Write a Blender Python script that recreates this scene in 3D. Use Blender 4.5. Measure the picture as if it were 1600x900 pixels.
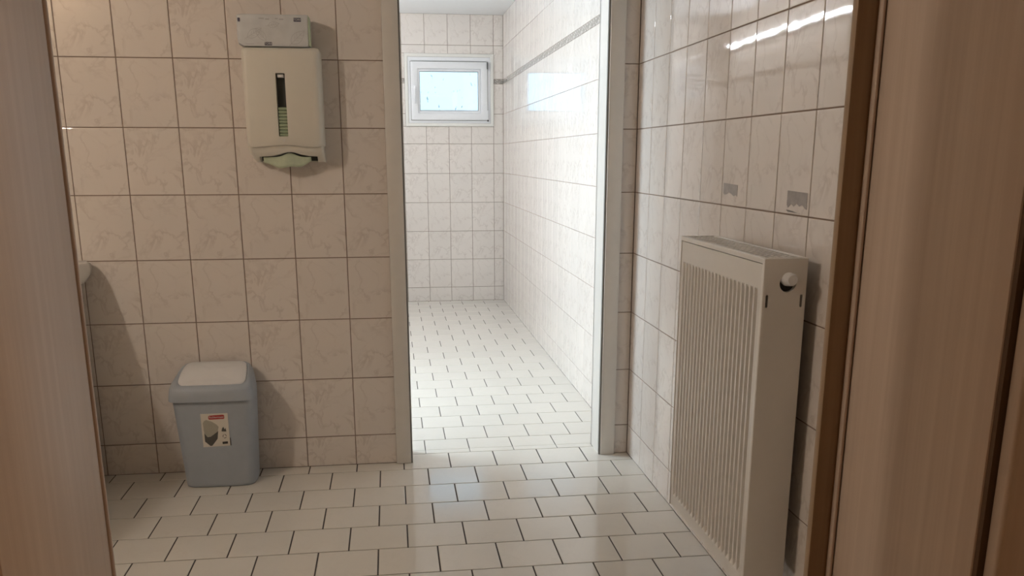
import bpy, bmesh, math, random
from mathutils import Vector, Matrix
random.seed(7)
scene = bpy.context.scene
for o in list(bpy.data.objects):
    bpy.data.objects.remove(o)
COL = scene.collection

# ------------------------------------------------------------------ camera
FPX = 1391.04
CAM = Vector((1.1773, -3.6118, 1.2591))
YAW, PITCH, ROLL = 0.1333, -0.2503, -0.0008
fw = Vector((math.sin(YAW)*math.cos(PITCH), math.cos(YAW)*math.cos(PITCH), math.sin(PITCH)))
r0 = Vector((math.cos(YAW), -math.sin(YAW), 0))
u0 = r0.cross(fw)
rt = math.cos(ROLL)*r0 + math.sin(ROLL)*u0
up = -math.sin(ROLL)*r0 + math.cos(ROLL)*u0
cd = bpy.data.cameras.new('camera')
cam = bpy.data.objects.new('camera', cd)
COL.objects.link(cam)
cd.sensor_fit = 'HORIZONTAL'
cd.sensor_width = 36.0
cd.lens = FPX/1600*36.0
cd.shift_y = 150/1600          # the photograph is the upper part of a taller frame
cd.clip_start = 0.02
m = Matrix((rt, up, -fw)).transposed().to_4x4()
m.translation = CAM
cam.matrix_world = m
scene.camera = cam

# ------------------------------------------------------------------ world, lights, exposure
w = bpy.data.worlds.new('sky')
scene.world = w
w.use_nodes = True
bgn = w.node_tree.nodes['Background']
bgn.inputs['Color'].default_value = (0.52, 0.78, 1.0, 1)
bgn.inputs['Strength'].default_value = 1.4

def area(name, loc, direction, sx, sy, power, color, spread=math.pi):
    l = bpy.data.lights.new(name, 'AREA')
    l.shape = 'RECTANGLE'; l.size = sx; l.size_y = sy
    l.energy = power; l.color = color; l.spread = spread
    o = bpy.data.objects.new(name, l)
    COL.objects.link(o)
    o.location = loc
    o.rotation_euler = Vector(direction).to_track_quat('-Z', 'Y').to_euler()
    return o
# daylight falling in through the side window of the far room
area('daylight_side_window', (0.04, 0.95, 1.20), (1, 0.10, -0.10), 1.2, 1.3, 46, (0.84, 0.93, 1.0))

scene.view_settings.view_transform = 'Standard'
scene.view_settings.look = 'None'
scene.view_settings.exposure = 0.44
scene.view_settings.gamma = 1.0
scene.view_settings.use_curve_mapping = False

# ------------------------------------------------------------------ materials
def newmat(name):
    mt = bpy.data.materials.new(name)
    mt.use_nodes = True
    nt = mt.node_tree
    b = nt.nodes['Principled BSDF']
    return mt, nt, b
def nn(nt, t, **kw):
    n = nt.nodes.new(t)
    for k, v in kw.items():
        if k in n.inputs: n.inputs[k].default_value = v
        else: setattr(n, k, v)
    return n
def plain(name, col, rough=0.5, metal=0.0, emit=None, estr=0.0, var=0.03, vscale=30.0, bump=0.0, bscale=200.0, spec=0.5):
    mt, nt, b = newmat(name)
    b.inputs['Roughness'].default_value = rough
    b.inputs['Metallic'].default_value = metal
    b.inputs['Specular IOR Level'].default_value = spec
    tc = nn(nt, 'ShaderNodeTexCoord')
    nz = nn(nt, 'ShaderNodeTexNoise', Scale=vscale, Detail=3.0)
    nt.links.new(tc.outputs['Object'], nz.inputs['Vector'])
    rp = nn(nt, 'ShaderNodeValToRGB')
    rp.color_ramp.elements[0].position = 0.3; rp.color_ramp.elements[1].position = 0.7
    rp.color_ramp.elements[0].color = (*[c*(1-var) for c in col], 1)
    rp.color_ramp.elements[1].color = (*[min(1, c*(1+var)) for c in col], 1)
    nt.links.new(nz.outputs['Fac'], rp.inputs['Fac'])
    nt.links.new(rp.outputs['Color'], b.inputs['Base Color'])
    if bump:
        n2 = nn(nt, 'ShaderNodeTexNoise', Scale=bscale, Detail=2.0)
        nt.links.new(tc.outputs['Object'], n2.inputs['Vector'])
        bp = nn(nt, 'ShaderNodeBump', Strength=bump, Distance=0.001)
        nt.links.new(n2.outputs['Fac'], bp.inputs['Height'])
        nt.links.new(bp.outputs['Normal'], b.inputs['Normal'])
    if emit:
        b.inputs['Emission Color'].default_value = (*emit, 1)
        b.inputs['Emission Strength'].default_value = estr
    return mt

def tile_mat(name, base, vein, vein_amt, rough, bumpd, varv):
    mt, nt, b = newmat(name)
    b.inputs['Roughness'].default_value = rough
    tc = nn(nt, 'ShaderNodeTexCoord'); oi = nn(nt, 'ShaderNodeObjectInfo')
    # three vein drawings, as on printed tiles
    mul = nn(nt, 'ShaderNodeMath', operation='MULTIPLY'); mul.inputs[1].default_value = 3.0
    flo = nn(nt, 'ShaderNodeMath', operation='FLOOR')
    nt.links.new(oi.outputs['Random'], mul.inputs[0]); nt.links.new(mul.outputs[0], flo.inputs[0])
    cmb = nn(nt, 'ShaderNodeCombineXYZ'); nt.links.new(flo.outputs[0], cmb.inputs['X']); nt.links.new(flo.outputs[0], cmb.inputs['Y'])
    add = nn(nt, 'ShaderNodeVectorMath', operation='ADD')
    nt.links.new(tc.outputs['Object'], add.inputs[0]); nt.links.new(cmb.outputs[0], add.inputs[1])
    n1 = nn(nt, 'ShaderNodeTexNoise', Scale=11.0, Detail=5.0, Roughness=0.55, Distortion=0.6)
    nt.links.new(add.outputs[0], n1.inputs['Vector'])
    sub = nn(nt, 'ShaderNodeMath', operation='SUBTRACT'); sub.inputs[1].default_value = 0.5
    ab = nn(nt, 'ShaderNodeMath', operation='ABSOLUTE')
    nt.links.new(n1.outputs['Fac'], sub.inputs[0]); nt.links.new(sub.outputs[0], ab.inputs[0])
    r1 = nn(nt, 'ShaderNodeMapRange'); r1.inputs['From Min'].default_value = 0.0; r1.inputs['From Max'].default_value = 0.045
    r1.inputs['To Min'].default_value = 1.0; r1.inputs['To Max'].default_value = 0.0
    nt.links.new(ab.outputs[0], r1.inputs['Value'])
    n2 = nn(nt, 'ShaderNodeTexNoise', Scale=9.0, Detail=2.0); nt.links.new(add.outputs[0], n2.inputs['Vector'])
    r2 = nn(nt, 'ShaderNodeMapRange'); r2.inputs['From Min'].default_value = 0.42; r2.inputs['From Max'].default_value = 0.62
    nt.links.new(n2.outputs['Fac'], r2.inputs['Value'])
    mm = nn(nt, 'ShaderNodeMath', operation='MULTIPLY'); nt.links.new(r1.outputs[0], mm.inputs[0]); nt.links.new(r2.outputs[0], mm.inputs[1])
    m2 = nn(nt, 'ShaderNodeMath', operation='MULTIPLY'); nt.links.new(mm.outputs[0], m2.inputs[0]); m2.inputs[1].default_value = vein_amt
    mx = nn(nt, 'ShaderNodeMix', data_type='RGBA')
    mx.inputs['A'].default_value = (*base, 1); mx.inputs['B'].default_value = (*vein, 1)
    nt.links.new(m2.outputs[0], mx.inputs['Factor'])
    # cloudy tone and small tile to tile difference
    n3 = nn(nt, 'ShaderNodeTexNoise', Scale=5.0, Detail=1.0); nt.links.new(add.outputs[0], n3.inputs['Vector'])
    a1 = nn(nt, 'ShaderNodeMath', operation='ADD'); nt.links.new(n3.outputs['Fac'], a1.inputs[0]); nt.links.new(oi.outputs['Random'], a1.inputs[1])
    r3 = nn(nt, 'ShaderNodeMapRange'); r3.inputs['From Min'].default_value = 0.3; r3.inputs['From Max'].default_value = 1.7
    r3.inputs['To Min'].default_value = 1.0-varv; r3.inputs['To Max'].default_value = 1.0+varv
    nt.links.new(a1.outputs[0], r3.inputs['Value'])
    hs = nn(nt, 'ShaderNodeHueSaturation'); nt.links.new(mx.outputs['Result'], hs.inputs['Color']); nt.links.new(r3.outputs[0], hs.inputs['Value'])
    nt.links.new(hs.outputs['Color'], b.inputs['Base Color'])
    n4 = nn(nt, 'ShaderNodeTexNoise', Scale=9.0, Detail=1.0); nt.links.new(add.outputs[0], n4.inputs['Vector'])
    bp = nn(nt, 'ShaderNodeBump', Strength=1.0, Distance=bumpd); nt.links.new(n4.outputs['Fac'], bp.inputs['Height'])
    nt.links.new(bp.outputs['Normal'], b.inputs['Normal'])
    return mt

def wood_mat(name, c1, c2, rough=0.42):
    mt, nt, b = newmat(name)
    b.inputs['Roughness'].default_value = rough
    tc = nn(nt, 'ShaderNodeTexCoord')
    mp = nn(nt, 'ShaderNodeMapping'); mp.inputs['Scale'].default_value = (9.0, 9.0, 0.55)
    nt.links.new(tc.outputs['Object'], mp.inputs['Vector'])
    n0 = nn(nt, 'ShaderNodeTexNoise', Scale=1.0, Detail=2.0, Distortion=0.4); nt.links.new(mp.outputs[0], n0.inputs['Vector'])
    wv = nn(nt, 'ShaderNodeMath', operation='MULTIPLY'); wv.inputs[1].default_value = 9.0; nt.links.new(n0.outputs['Fac'], wv.inputs[0])
    sn = nn(nt, 'ShaderNodeMath', operation='SINE'); nt.links.new(wv.outputs[0], sn.inputs[0])
    mp2 = nn(nt, 'ShaderNodeMapping'); mp2.inputs['Scale'].default_value = (110.0, 110.0, 2.5)
    nt.links.new(tc.outputs['Object'], mp2.inputs['Vector'])
    n1 = nn(nt, 'ShaderNodeTexNoise', Scale=1.0, Detail=4.0); nt.links.new(mp2.outputs[0], n1.inputs['Vector'])
    a = nn(nt, 'ShaderNodeMath', operation='MULTIPLY'); a.inputs[1].default_value = 0.28; nt.links.new(sn.outputs[0], a.inputs[0])
    ad = nn(nt, 'ShaderNodeMath', operation='ADD'); nt.links.new(a.outputs[0], ad.inputs[0]); nt.links.new(n1.outputs['Fac'], ad.inputs[1])
    rp = nn(nt, 'ShaderNodeValToRGB')
    rp.color_ramp.elements[0].position = 0.15; rp.color_ramp.elements[1].position = 0.85
    rp.color_ramp.elements[0].color = (*c1, 1); rp.color_ramp.elements[1].color = (*c2, 1)
    nt.links.new(ad.outputs[0], rp.inputs['Fac']); nt.links.new(rp.outputs['Color'], b.inputs['Base Color'])
    return mt

M_TILE = tile_mat('glazed_wall_tile', (0.77, 0.71, 0.655), (0.52, 0.445, 0.395), 0.48, 0.035, 0.0005, 0.03)
M_FLOOR = tile_mat('floor_tile', (0.74, 0.70, 0.63), (0.66, 0.62, 0.56), 0.25, 0.10, 0.0004, 0.03)
M_GROUT = plain('wall_grout', (0.27, 0.20, 0.155), 0.9, var=0.08)
M_FGROUT = plain('floor_grout', (0.060, 0.048, 0.042), 0.95, var=0.1)
M_PLASTER = plain('white_plaster', (0.88, 0.88, 0.88), 0.9, var=0.01)
M_CORR = plain('corridor_paint', (0.42, 0.31, 0.20), 0.9, var=0.02)
M_STEEL = plain('painted_steel_frame', (0.72, 0.69, 0.64), 0.35, var=0.015)
M_SEAL_GAP = plain('grey_seal_and_gap_shade', (0.23, 0.22, 0.20), 0.7)
M_SEALL = plain('pale_grey_sealant', (0.50, 0.48, 0.45), 0.7)
M_SURR = plain('cream_window_trim', (0.78, 0.76, 0.71), 0.4, var=0.01)
M_WOOD = wood_mat('light_beech_laminate', (0.565, 0.44, 0.34), (0.69, 0.565, 0.455))
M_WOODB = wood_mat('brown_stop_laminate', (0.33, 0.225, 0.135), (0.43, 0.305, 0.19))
M_WOODD = plain('brown_groove', (0.12, 0.065, 0.03), 0.7)
M_PVC = plain('white_pvc', (0.83, 0.83, 0.84), 0.3, var=0.01)
M_DARKP = plain('dark_plastic', (0.06, 0.06, 0.06), 0.5)
M_BORDER = None
M_RAD = plain('radiator_enamel', (0.74, 0.71, 0.66), 0.32, var=0.01)
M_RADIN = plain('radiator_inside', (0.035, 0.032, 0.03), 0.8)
M_DISP = plain('cream_plastic', (0.72, 0.685, 0.60), 0.33, var=0.01)
M_DINT = plain('dispenser_inside', (0.055, 0.06, 0.055), 0.6)
M_TOWEL = plain('pale_green_paper', (0.56, 0.63, 0.47), 0.95, var=0.05, vscale=60)
M_TOWEL2 = plain('green_paper_stack', (0.36, 0.43, 0.29), 0.95, var=0.1, vscale=60)
M_PACK = plain('printed_pack_film', (0.62, 0.63, 0.63), 0.4, var=0.06, vscale=26)
M_PRINT = plain('grey_print', (0.47, 0.47, 0.475), 0.5)
M_LOGO = plain('dark_blue_logo', (0.075, 0.07, 0.11), 0.5)
M_WHITEI = plain('white_ink', (0.62, 0.62, 0.60), 0.5)
M_BIN = plain('blue_grey_plastic', (0.40, 0.44, 0.49), 0.45, var=0.02, bump=0.15, bscale=900)
M_BINF = plain('pale_grey_plastic', (0.80, 0.79, 0.78), 0.45, var=0.01)
M_LABEL = plain('label_paper', (0.72, 0.68, 0.60), 0.5, var=0.01)
M_RED = plain('red_ink', (0.46, 0.045, 0.04), 0.5)
M_BLACKI = plain('black_ink', (0.03, 0.028, 0.025), 0.5)
M_PICL = plain('picture_lid_ink', (0.42, 0.40, 0.33), 0.5)
M_PICB = plain('picture_body_ink', (0.10, 0.095, 0.085), 0.5)
M_CER = plain('white_ceramic', (0.78, 0.75, 0.69), 0.12, var=0.01)
M_MARK = plain('grey_tile_mark', (0.36, 0.33, 0.31), 0.45, var=0.12, vscale=60)
M_CHROME = plain('chrome', (0.8, 0.8, 0.8), 0.15, metal=1.0)
M_MIRROR = plain('mirror_glass', (0.85, 0.87, 0.86), 0.03, metal=1.0, var=0.0)
M_TUBE_W = plain('warm_lamp_glass', (1, 0.9, 0.75), 0.4, emit=(1.0, 0.88, 0.755), estr=215.0)
M_TUBE_C = plain('cool_tube', (0.9, 0.95, 1), 0.4, emit=(0.90, 0.95, 1.0), estr=85.0)
M_GLOBE = plain('corridor_globe', (1, 0.85, 0.6), 0.4, emit=(1.0, 0.80, 0.61), estr=38.0)

def border_mat():
    mt, nt, b = newmat('patterned_border_tile')
    b.inputs['Roughness'].default_value = 0.1
    tc = nn(nt, 'ShaderNodeTexCoord')
    v = nn(nt, 'ShaderNodeTexVoronoi', Scale=75.0); nt.links.new(tc.outputs['Object'], v.inputs['Vector'])
    rp = nn(nt, 'ShaderNodeValToRGB')
    rp.color_ramp.elements[0].position = 0.2; rp.color_ramp.elements[1].position = 0.45
    rp.color_ramp.elements[0].color = (0.70, 0.66, 0.60, 1); rp.color_ramp.elements[1].color = (0.34, 0.31, 0.28, 1)
    nt.links.new(v.outputs['Distance'], rp.inputs['Fac']); nt.links.new(rp.outputs['Color'], b.inputs['Base Color'])
    return mt
M_BORDER = border_mat()

def glass_mat(name, tint, dirt):
    mt, nt, b = newmat(name)
    nt.nodes.remove(b)
    out = nt.nodes['Material Output']
    tr = nn(nt, 'ShaderNodeBsdfTransparent'); tr.inputs['Color'].default_value = (*tint, 1)
    gl = nn(nt, 'ShaderNodeBsdfGlossy'); gl.inputs['Roughness'].default_value = 0.02
    df = nn(nt, 'ShaderNodeBsdfDiffuse'); df.inputs['Color'].default_value = (0.25, 0.30, 0.33, 1)
    mx = nn(nt, 'ShaderNodeMixShader'); mx.inputs[0].default_value = 0.06
    nt.links.new(tr.outputs[0], mx.inputs[1]); nt.links.new(gl.outputs[0], mx.inputs[2])
    tc = nn(nt, 'ShaderNodeTexCoord')
    mp = nn(nt, 'ShaderNodeMapping'); mp.inputs['Scale'].default_value = (1.0, 1.0, 0.55)
    nt.links.new(tc.outputs['Object'], mp.inputs['Vector'])
    nz = nn(nt, 'ShaderNodeTexNoise', Scale=30.0, Detail=2.0); nt.links.new(mp.outputs[0], nz.inputs['Vector'])
    rg = nn(nt, 'ShaderNodeMapRange'); rg.inputs['From Min'].default_value = 0.66; rg.inputs['From Max'].default_value = 0.76
    rg.inputs['To Max'].default_value = dirt
    nt.links.new(nz.outputs['Fac'], rg.inputs['Value'])
    m2 = nn(nt, 'ShaderNodeMixShader')
    nt.links.new(rg.outputs[0], m2.inputs[0]); nt.links.new(mx.outputs[0], m2.inputs[1]); nt.links.new(df.outputs[0], m2.inputs[2])
    nt.links.new(m2.outputs[0], out.inputs['Surface'])
    return mt
M_GLASS = glass_mat('spotted_glass', (0.97, 0.99, 1.0), 0.55)

# ------------------------------------------------------------------ mesh helpers
def tag(o, label=None, cat=None, group=None, kind=None):
    if label: o['label'] = label
    if cat: o['category'] = cat
    if group: o['group'] = group
    if kind: o['kind'] = kind
    return o
def link(o, parent=None):
    COL.objects.link(o)
    if parent is not None:
        o.parent = parent
    return o
def empty(name, loc):
    o = bpy.data.objects.new(name, None)
    o.location = loc; o.empty_display_size = 0.05
    COL.objects.link(o)
    return o
def from_bm(name, bm, mat, parent=None, smooth=False, wloc=None):
    """bm is in world coordinates; the mesh is moved to the object's own origin."""
    bmesh.ops.recalc_face_normals(bm, faces=bm.faces)
    xs = [v.co for v in bm.verts]
    if wloc is None:
        wloc = Vector(((min(v.x for v in xs)+max(v.x for v in xs))/2, (min(v.y for v in xs)+max(v.y for v in xs))/2, min(v.z for v in xs)))
    wloc = Vector(wloc)
    for v in bm.verts: v.co -= wloc
    me = bpy.data.meshes.new(name)
    bm.to_mesh(me); bm.free()
    if smooth:
        for p in me.polygons: p.use_smooth = True
    me.materials.append(mat)
    o = bpy.data.objects.new(name, me)
    link(o, parent)
    p = Vector((0, 0, 0))
    q = parent
    while q is not None:
        p += q.location; q = q.parent
    o.location = wloc - p
    return o
def auto_smooth(o, ang=35):
    me = o.data
    for p in me.polygons: p.use_smooth = True
    try: me.set_sharp_from_angle(angle=math.radians(ang))
    except Exception: pass
    return o
def bbox(bm, x0, x1, y0, y1, z0, z1, bev=0.0, seg=2):
    t = bmesh.new()
    r = bmesh.ops.create_cube(t, size=1.0)
    for v in t.verts:
        v.co = Vector(((x0+x1)/2+v.co.x*(x1-x0), (y0+y1)/2+v.co.y*(y1-y0), (z0+z1)/2+v.co.z*(z1-z0)))
    if bev:
        bmesh.ops.bevel(t, geom=list(t.edges), offset=bev, segments=seg, profile=0.5, affect='EDGES')
    merge(bm, t)
    return bm
def merge(bm, t):
    me = bpy.data.meshes.new('tmp'); t.to_mesh(me); t.free()
    bm.from_mesh(me); bpy.data.meshes.remove(me)
def box(name, x0, x1, y0, y1, z0, z1, mat, parent=None, bev=0.0, seg=2):
    bm = bmesh.new(); bbox(bm, x0, x1, y0, y1, z0, z1, bev, seg)
    o = from_bm(name, bm, mat, parent)
    if bev: auto_smooth(o)
    return o
def loft(bm, rings, cap0=True, cap1=True):
    vs = [[bm.verts.new(p) for p in r] for r in rings]
    n = len(rings[0])
    for a, b in zip(vs, vs[1:]):
        for i in range(n):
            bm.faces.new((a[i], a[(i+1) % n], b[(i+1) % n], b[i]))
    if cap0: bm.faces.new(list(reversed(vs[0])))
    if cap1: bm.faces.new(vs[-1])
def rrect(x0, x1, y0, y1, r, seg=6, bulge=0.0):
    """rounded rectangle outline, sides bowed outwards by bulge"""
    pts = []
    cx, cy, hx, hy = (x0+x1)/2, (y0+y1)/2, (x1-x0)/2, (y1-y0)/2
    for sx, sy, a0 in ((1, 1, 0), (-1, 1, 90), (-1, -1, 180), (1, -1, 270)):
        for k in range(seg+1):
            a = math.radians(a0+90*k/seg)
            pts.append((cx+sx*(hx-r)+r*math.cos(a), cy+sy*(hy-r)+r*math.sin(a)))
        # midpoints along the next side
        nx = {0: (-1, 1), 90: (-1, -1), 180: (1, -1), 270: (1, 1)}[a0]
        ax, ay = pts[-1]
        ex = cx+nx[0]*(hx-r)+r*math.cos(math.radians(a0+90)); ey = cy+nx[1]*(hy-r)+r*math.sin(math.radians(a0+90))
        for k in range(1, 6):
            t = k/6
            pts.append((ax+(ex-ax)*t, ay+(ey-ay)*t))
    if bulge:
        out = []
        for x, y in pts:
            u, v = (x-cx)/hx, (y-cy)/hy
            out.append((x+bulge*u*(1-v*v), y+bulge*v*(1-u*u)))
        pts = out
    return pts
def prism(bm, pts, axis, a, b):
    """outline in the plane across axis, extruded from a to b. pts are (p,q): axis x -> (y,z), y -> (x,z), z -> (x,y)"""
    def P(p, q, t):
        return {'x': (t, p, q), 'y': (p, t, q), 'z': (p, q, t)}[axis]
    loft(bm, [[P(p, q, a) for p, q in pts], [P(p, q, b) for p, q in pts]])
def tube(bm, pts, r, seg=8, caps=True):
    rings = []
    for i, p in enumerate(pts):
        p = Vector(p)
        d = (Vector(pts[min(i+1, len(pts)-1)])-Vector(pts[max(i-1, 0)])).normalized()
        s = Vector((0, 0, 1)) if abs(d.z) < 0.9 else Vector((1, 0, 0))
        a = d.cross(s).normalized(); b = d.cross(a)
        rr = r[i] if isinstance(r, (list, tuple)) else r
        rings.append([p+a*rr*math.cos(2*math.pi*k/seg)+b*rr*math.sin(2*math.pi*k/seg) for k in range(seg)])
    loft(bm, rings, caps, caps)
def cut(o, cutters):
    """boolean difference, applied"""
    for c in cutters:
        md = o.modifiers.new('cut', 'BOOLEAN'); md.operation = 'DIFFERENCE'; md.object = c; md.solver = 'EXACT'
    bpy.context.view_layer.update()
    dg = bpy.context.evaluated_depsgraph_get()
    me = bpy.data.meshes.new_from_object(o.evaluated_get(dg))
    o.modifiers.clear()
    o.data = me
    for c in cutters:
        d = c.data; bpy.data.objects.remove(c); bpy.data.meshes.remove(d)
    return o
def text(name, s, size, mat, parent, origin, xdir, ydir, thick=0.0002):
    """flat lettering as a mesh: centred on origin, in the plane of xdir and ydir"""
    cu = bpy.data.curves.new(name, 'FONT'); cu.body = s; cu.size = size; cu.align_x = 'CENTER'; cu.align_y = 'CENTER'
    cu.extrude = thick; cu.resolution_u = 2
    t = bpy.data.objects.new('tmp_text', cu); COL.objects.link(t)
    bpy.context.view_layer.update()
    me = bpy.data.meshes.new_from_object(t.evaluated_get(bpy.context.evaluated_depsgraph_get()))
    bpy.data.objects.remove(t); bpy.data.curves.remove(cu)
    x = Vector(xdir).normalized(); y = Vector(ydir).normalized(); z = x.cross(y)
    R = Matrix((x, y, z)).transposed().to_4x4()
    me.transform(R)
    me.materials.clear(); me.materials.append(mat)
    o = bpy.data.objects.new(name, me); link(o, parent)
    p = Vector((0, 0, 0)); q = parent
    while q is not None: p += q.location; q = q.parent
    o.location = Vector(origin)-p
    return o

# ------------------------------------------------------------------ tiles: one shared mesh per size, each tile an object
TILE_H = 0.0022
_tc = {}
def tile_mesh(w_, h_, mat, name):
    key = (round(w_, 4), round(h_, 4), mat.name)
    if key in _tc: return _tc[key]
    c = 0.0014; rings = []
    for ins, z in ((0, 0.0), (0, TILE_H-0.0011), (c*0.45, TILE_H-0.0003), (c*1.6, TILE_H)):
        a, b = w_/2-ins, h_/2-ins
        rings.append([(-a, -b, z), (a, -b, z), (a, b, z), (-a, b, z)])
    bm = bmesh.new(); loft(bm, rings, False, True)
    bmesh.ops.recalc_face_normals(bm, faces=bm.faces)
    me = bpy.data.meshes.new(name); bm.to_mesh(me); bm.free()
    if me.polygons[-1].normal.z < 0: me.flip_normals()
    me.materials.append(mat)
    _tc[key] = me
    return me
def place_tile(parent, org, ux, uy, un, a0, a1, b0, b1, gap, mat, name='wall_tile', tilt=0.0011):
    """cell [a0,a1]x[b0,b1] on the plane org + a*ux + b*uy, facing un"""
    w_, h_ = a1-a0-gap, b1-b0-gap
    if w_ < 0.004 or h_ < 0.004: return None
    o = bpy.data.objects.new(name, tile_mesh(w_, h_, mat, name))
    link(o, parent)
    R = Matrix((ux, uy, un)).transposed().to_4x4()
    R = R @ Matrix.Rotation(random.gauss(0, tilt), 4, 'X') @ Matrix.Rotation(random.gauss(0, tilt), 4, 'Y')
    p = Vector(org)+Vector(ux)*((a0+a1)/2)+Vector(uy)*((b0+b1)/2)
    R.translation = p-parent.location
    o.matrix_local = R
    return o
ZR = [0.0]+[0.1278+0.2473*k for k in range(7)]+[1.859, 1.897, 2.149, 2.41]   # 1.859..1.897 is the patterned border
def tile_wall(parent, org, ux, un, cols, rows=ZR, holes=(), gap=0.0034):
    """org is the grout plane. cols: sorted list of joint positions along ux; holes: (a0,a1,b0,b1)"""
    ux, un, uz = Vector(ux), Vector(un), Vector((0, 0, 1))
    if ux.cross(uz).dot(un) < 0:
        ux2, sgn = -ux, -1          # keep the frame right handed
    else:
        ux2, sgn = ux, 1
    for a0, a1 in zip(cols, cols[1:]):
        for b0, b1 in zip(rows, rows[1:]):
            cells = [(a0, a1, b0, b1)]
            for h in holes:
                nc = []
                for (p0, p1, q0, q1) in cells:
                    if p1 <= h[0]+1e-4 or p0 >= h[1]-1e-4 or q1 <= h[2]+1e-4 or q0 >= h[3]-1e-4:
                        nc.append((p0, p1, q0, q1)); continue
                    if q0 < h[2]: nc.append((p0, p1, q0, h[2]))
                    if q1 > h[3]: nc.append((p0, p1, h[3], q1))
                    y0, y1 = max(q0, h[2]), min(q1, h[3])
                    if p0 < h[0]: nc.append((p0, h[0], y0, y1))
                    if p1 > h[1]: nc.append((h[1], p1, y0, y1))
                cells = nc
            for (p0, p1, q0, q1) in cells:
                brd = abs(b0-1.859) < 1e-3
                mat = M_BORDER if brd else M_TILE
                nm = 'border_tile' if brd else 'wall_tile'
                if sgn > 0: place_tile(parent, org, ux2, uz, un, p0, p1, q0, q1, gap, mat, nm)
                else: place_tile(parent, org, ux2, uz, un, -p1, -p0, q0, q1, gap, mat, nm)
def slab(name, boxes, mat, label=None):
    bm = bmesh.new()
    for b in boxes: bbox(bm, *b)
    o = from_bm(name, bm, mat, None, wloc=(0, 0, 0))
    tag(o, label, None, None, 'structure')
    return o
def grid(start, end, pitch, first):
    """joint positions between start and end, with a joint at first"""
    out = [start]
    k = math.ceil((start-first)/pitch+1e-6)
    while first+k*pitch < end-1e-4:
        if first+k*pitch > start+0.006: out.append(first+k*pitch)
        k += 1
    out.append(end)
    return out

# ------------------------------------------------------------------ the setting
XR = 2.169; YF = 4.344; ZC = 2.41; TH = 0.13; XL2 = 0.25; YB = -2.60; XL1 = -2.0
DX0, DX1 = 1.236, 2.040        # opening in the partition
G = TILE_H
# partition between the two rooms
wm = slab('wall_middle', [(XL1-0.1, DX0-0.002, G, TH-G, 0, ZC), (DX1+0.002, XR, G, TH-G, 0, ZC), (DX0-0.002, DX1+0.002, G, TH-G, 2.03, ZC)], M_GROUT,
          'beige tiled partition wall with the open doorway')
tile_wall(wm, (0, G, 0), (1, 0, 0), (0, -1, 0), [0.2*k for k in range(-10, 6)]+[1.170])
tile_wall(wm, (0, G, 0), (1, 0, 0), (0, -1, 0), [2.104, XR], gap=0.003)
# right wall, front room
wr = slab('wall_right', [(XR+G, XR+0.12, YB, TH, 0, ZC)], M_GROUT, 'glossy tiled wall behind the radiator')
tile_wall(wr, (XR+G, 0, 0), (0, 1, 0), (-1, 0, 0), grid(YB, 0.0, 0.194, -0.5892)[:-2]+[-0.0012])
# right wall, far room
wfr = slab('wall_far_right', [(XR+G, XR+0.12, TH, YF+0.12, 0, ZC)], M_GROUT, 'bright tiled right wall of the far room')
tile_wall(wfr, (XR+G, 0, 0), (0, 1, 0), (-1, 0, 0), grid(TH, YF, 0.194, TH+0.02), gap=0.0024)
# left wall, front room
wl = slab('wall_left', [(XL1-0.1, XL1-G, YB, 0, 0, ZC)], M_GROUT, 'tiled left wall of the front room')
tile_wall(wl, (XL1-G, 0, 0), (0, 1, 0), (1, 0, 0), grid(YB, 0.0, 0.197, -0.197))
# end wall of the far room with the small window
WX0, WX1, WZ0, WZ1 = 1.3330, 2.0865, 1.509, 2.098
wb = slab('wall_back', [(XL2-0.1, WX0, YF+G, YF+0.16, 0, ZC), (WX1, XR+0.12, YF+G, YF+0.16, 0, ZC), (WX0, WX1, YF+G, YF+0.16, 0, WZ0), (WX0, WX1, YF+G, YF+0.16, WZ1, ZC)], M_GROUT,
          'white tiled end wall under the small window')
ZB = [0.0]+[0.1240+0.2480*k for k in range(7)]+[1.859, 1.897, 2.166, 2.41]
tile_wall(wb, (0, YF+G, 0), (1, 0, 0), (0, -1, 0), grid(XL2, XR, 0.1938, 2.0865), ZB, [(WX0, WX1, WZ0, WZ1)])
# left wall of the far room with the large side window
S0, S1, SZ0, SZ1 = 0.35, 1.55, 0.55, 1.85
wfl = slab('wall_far_left', [(XL2-0.1, XL2-G, TH, S0, 0, ZC), (XL2-0.1, XL2-G, S1, YF+0.16, 0, ZC), (XL2-0.1, XL2-G, S0, S1, 0, SZ0), (XL2-0.1, XL2-G, S0, S1, SZ1, ZC)], M_GROUT,
           'tiled left wall of the far room')
tile_wall(wfl, (XL2-G, 0, 0), (0, 1, 0), (1, 0, 0), grid(TH, YF, 0.194, TH+0.02), ZR, [(S0, S1, SZ0, SZ1)])
# wall with the wooden doorway
JX0, JX1 = 0.862, 1.7037
slab('wall_front', [(XL1-0.1, JX0-0.03, -2.895, YB, 0, ZC), (JX1+0.03, XR+0.12, -2.895, YB, 0, ZC), (JX0-0.03, JX1+0.03, -2.895, YB, 2.06, ZC)], M_CORR,
     'wall around the wooden doorway')
slab('ceiling', [(XL1-0.1, XR+0.12, -2.895, 0.0, ZC, ZC+0.1)], M_PLASTER, 'white ceiling of the front room')
slab('ceiling_far', [(XL2-0.1, XR+0.12, 0.0, YF+0.16, ZC, ZC+0.1)], M_PLASTER, 'white ceiling of the far room')
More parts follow.
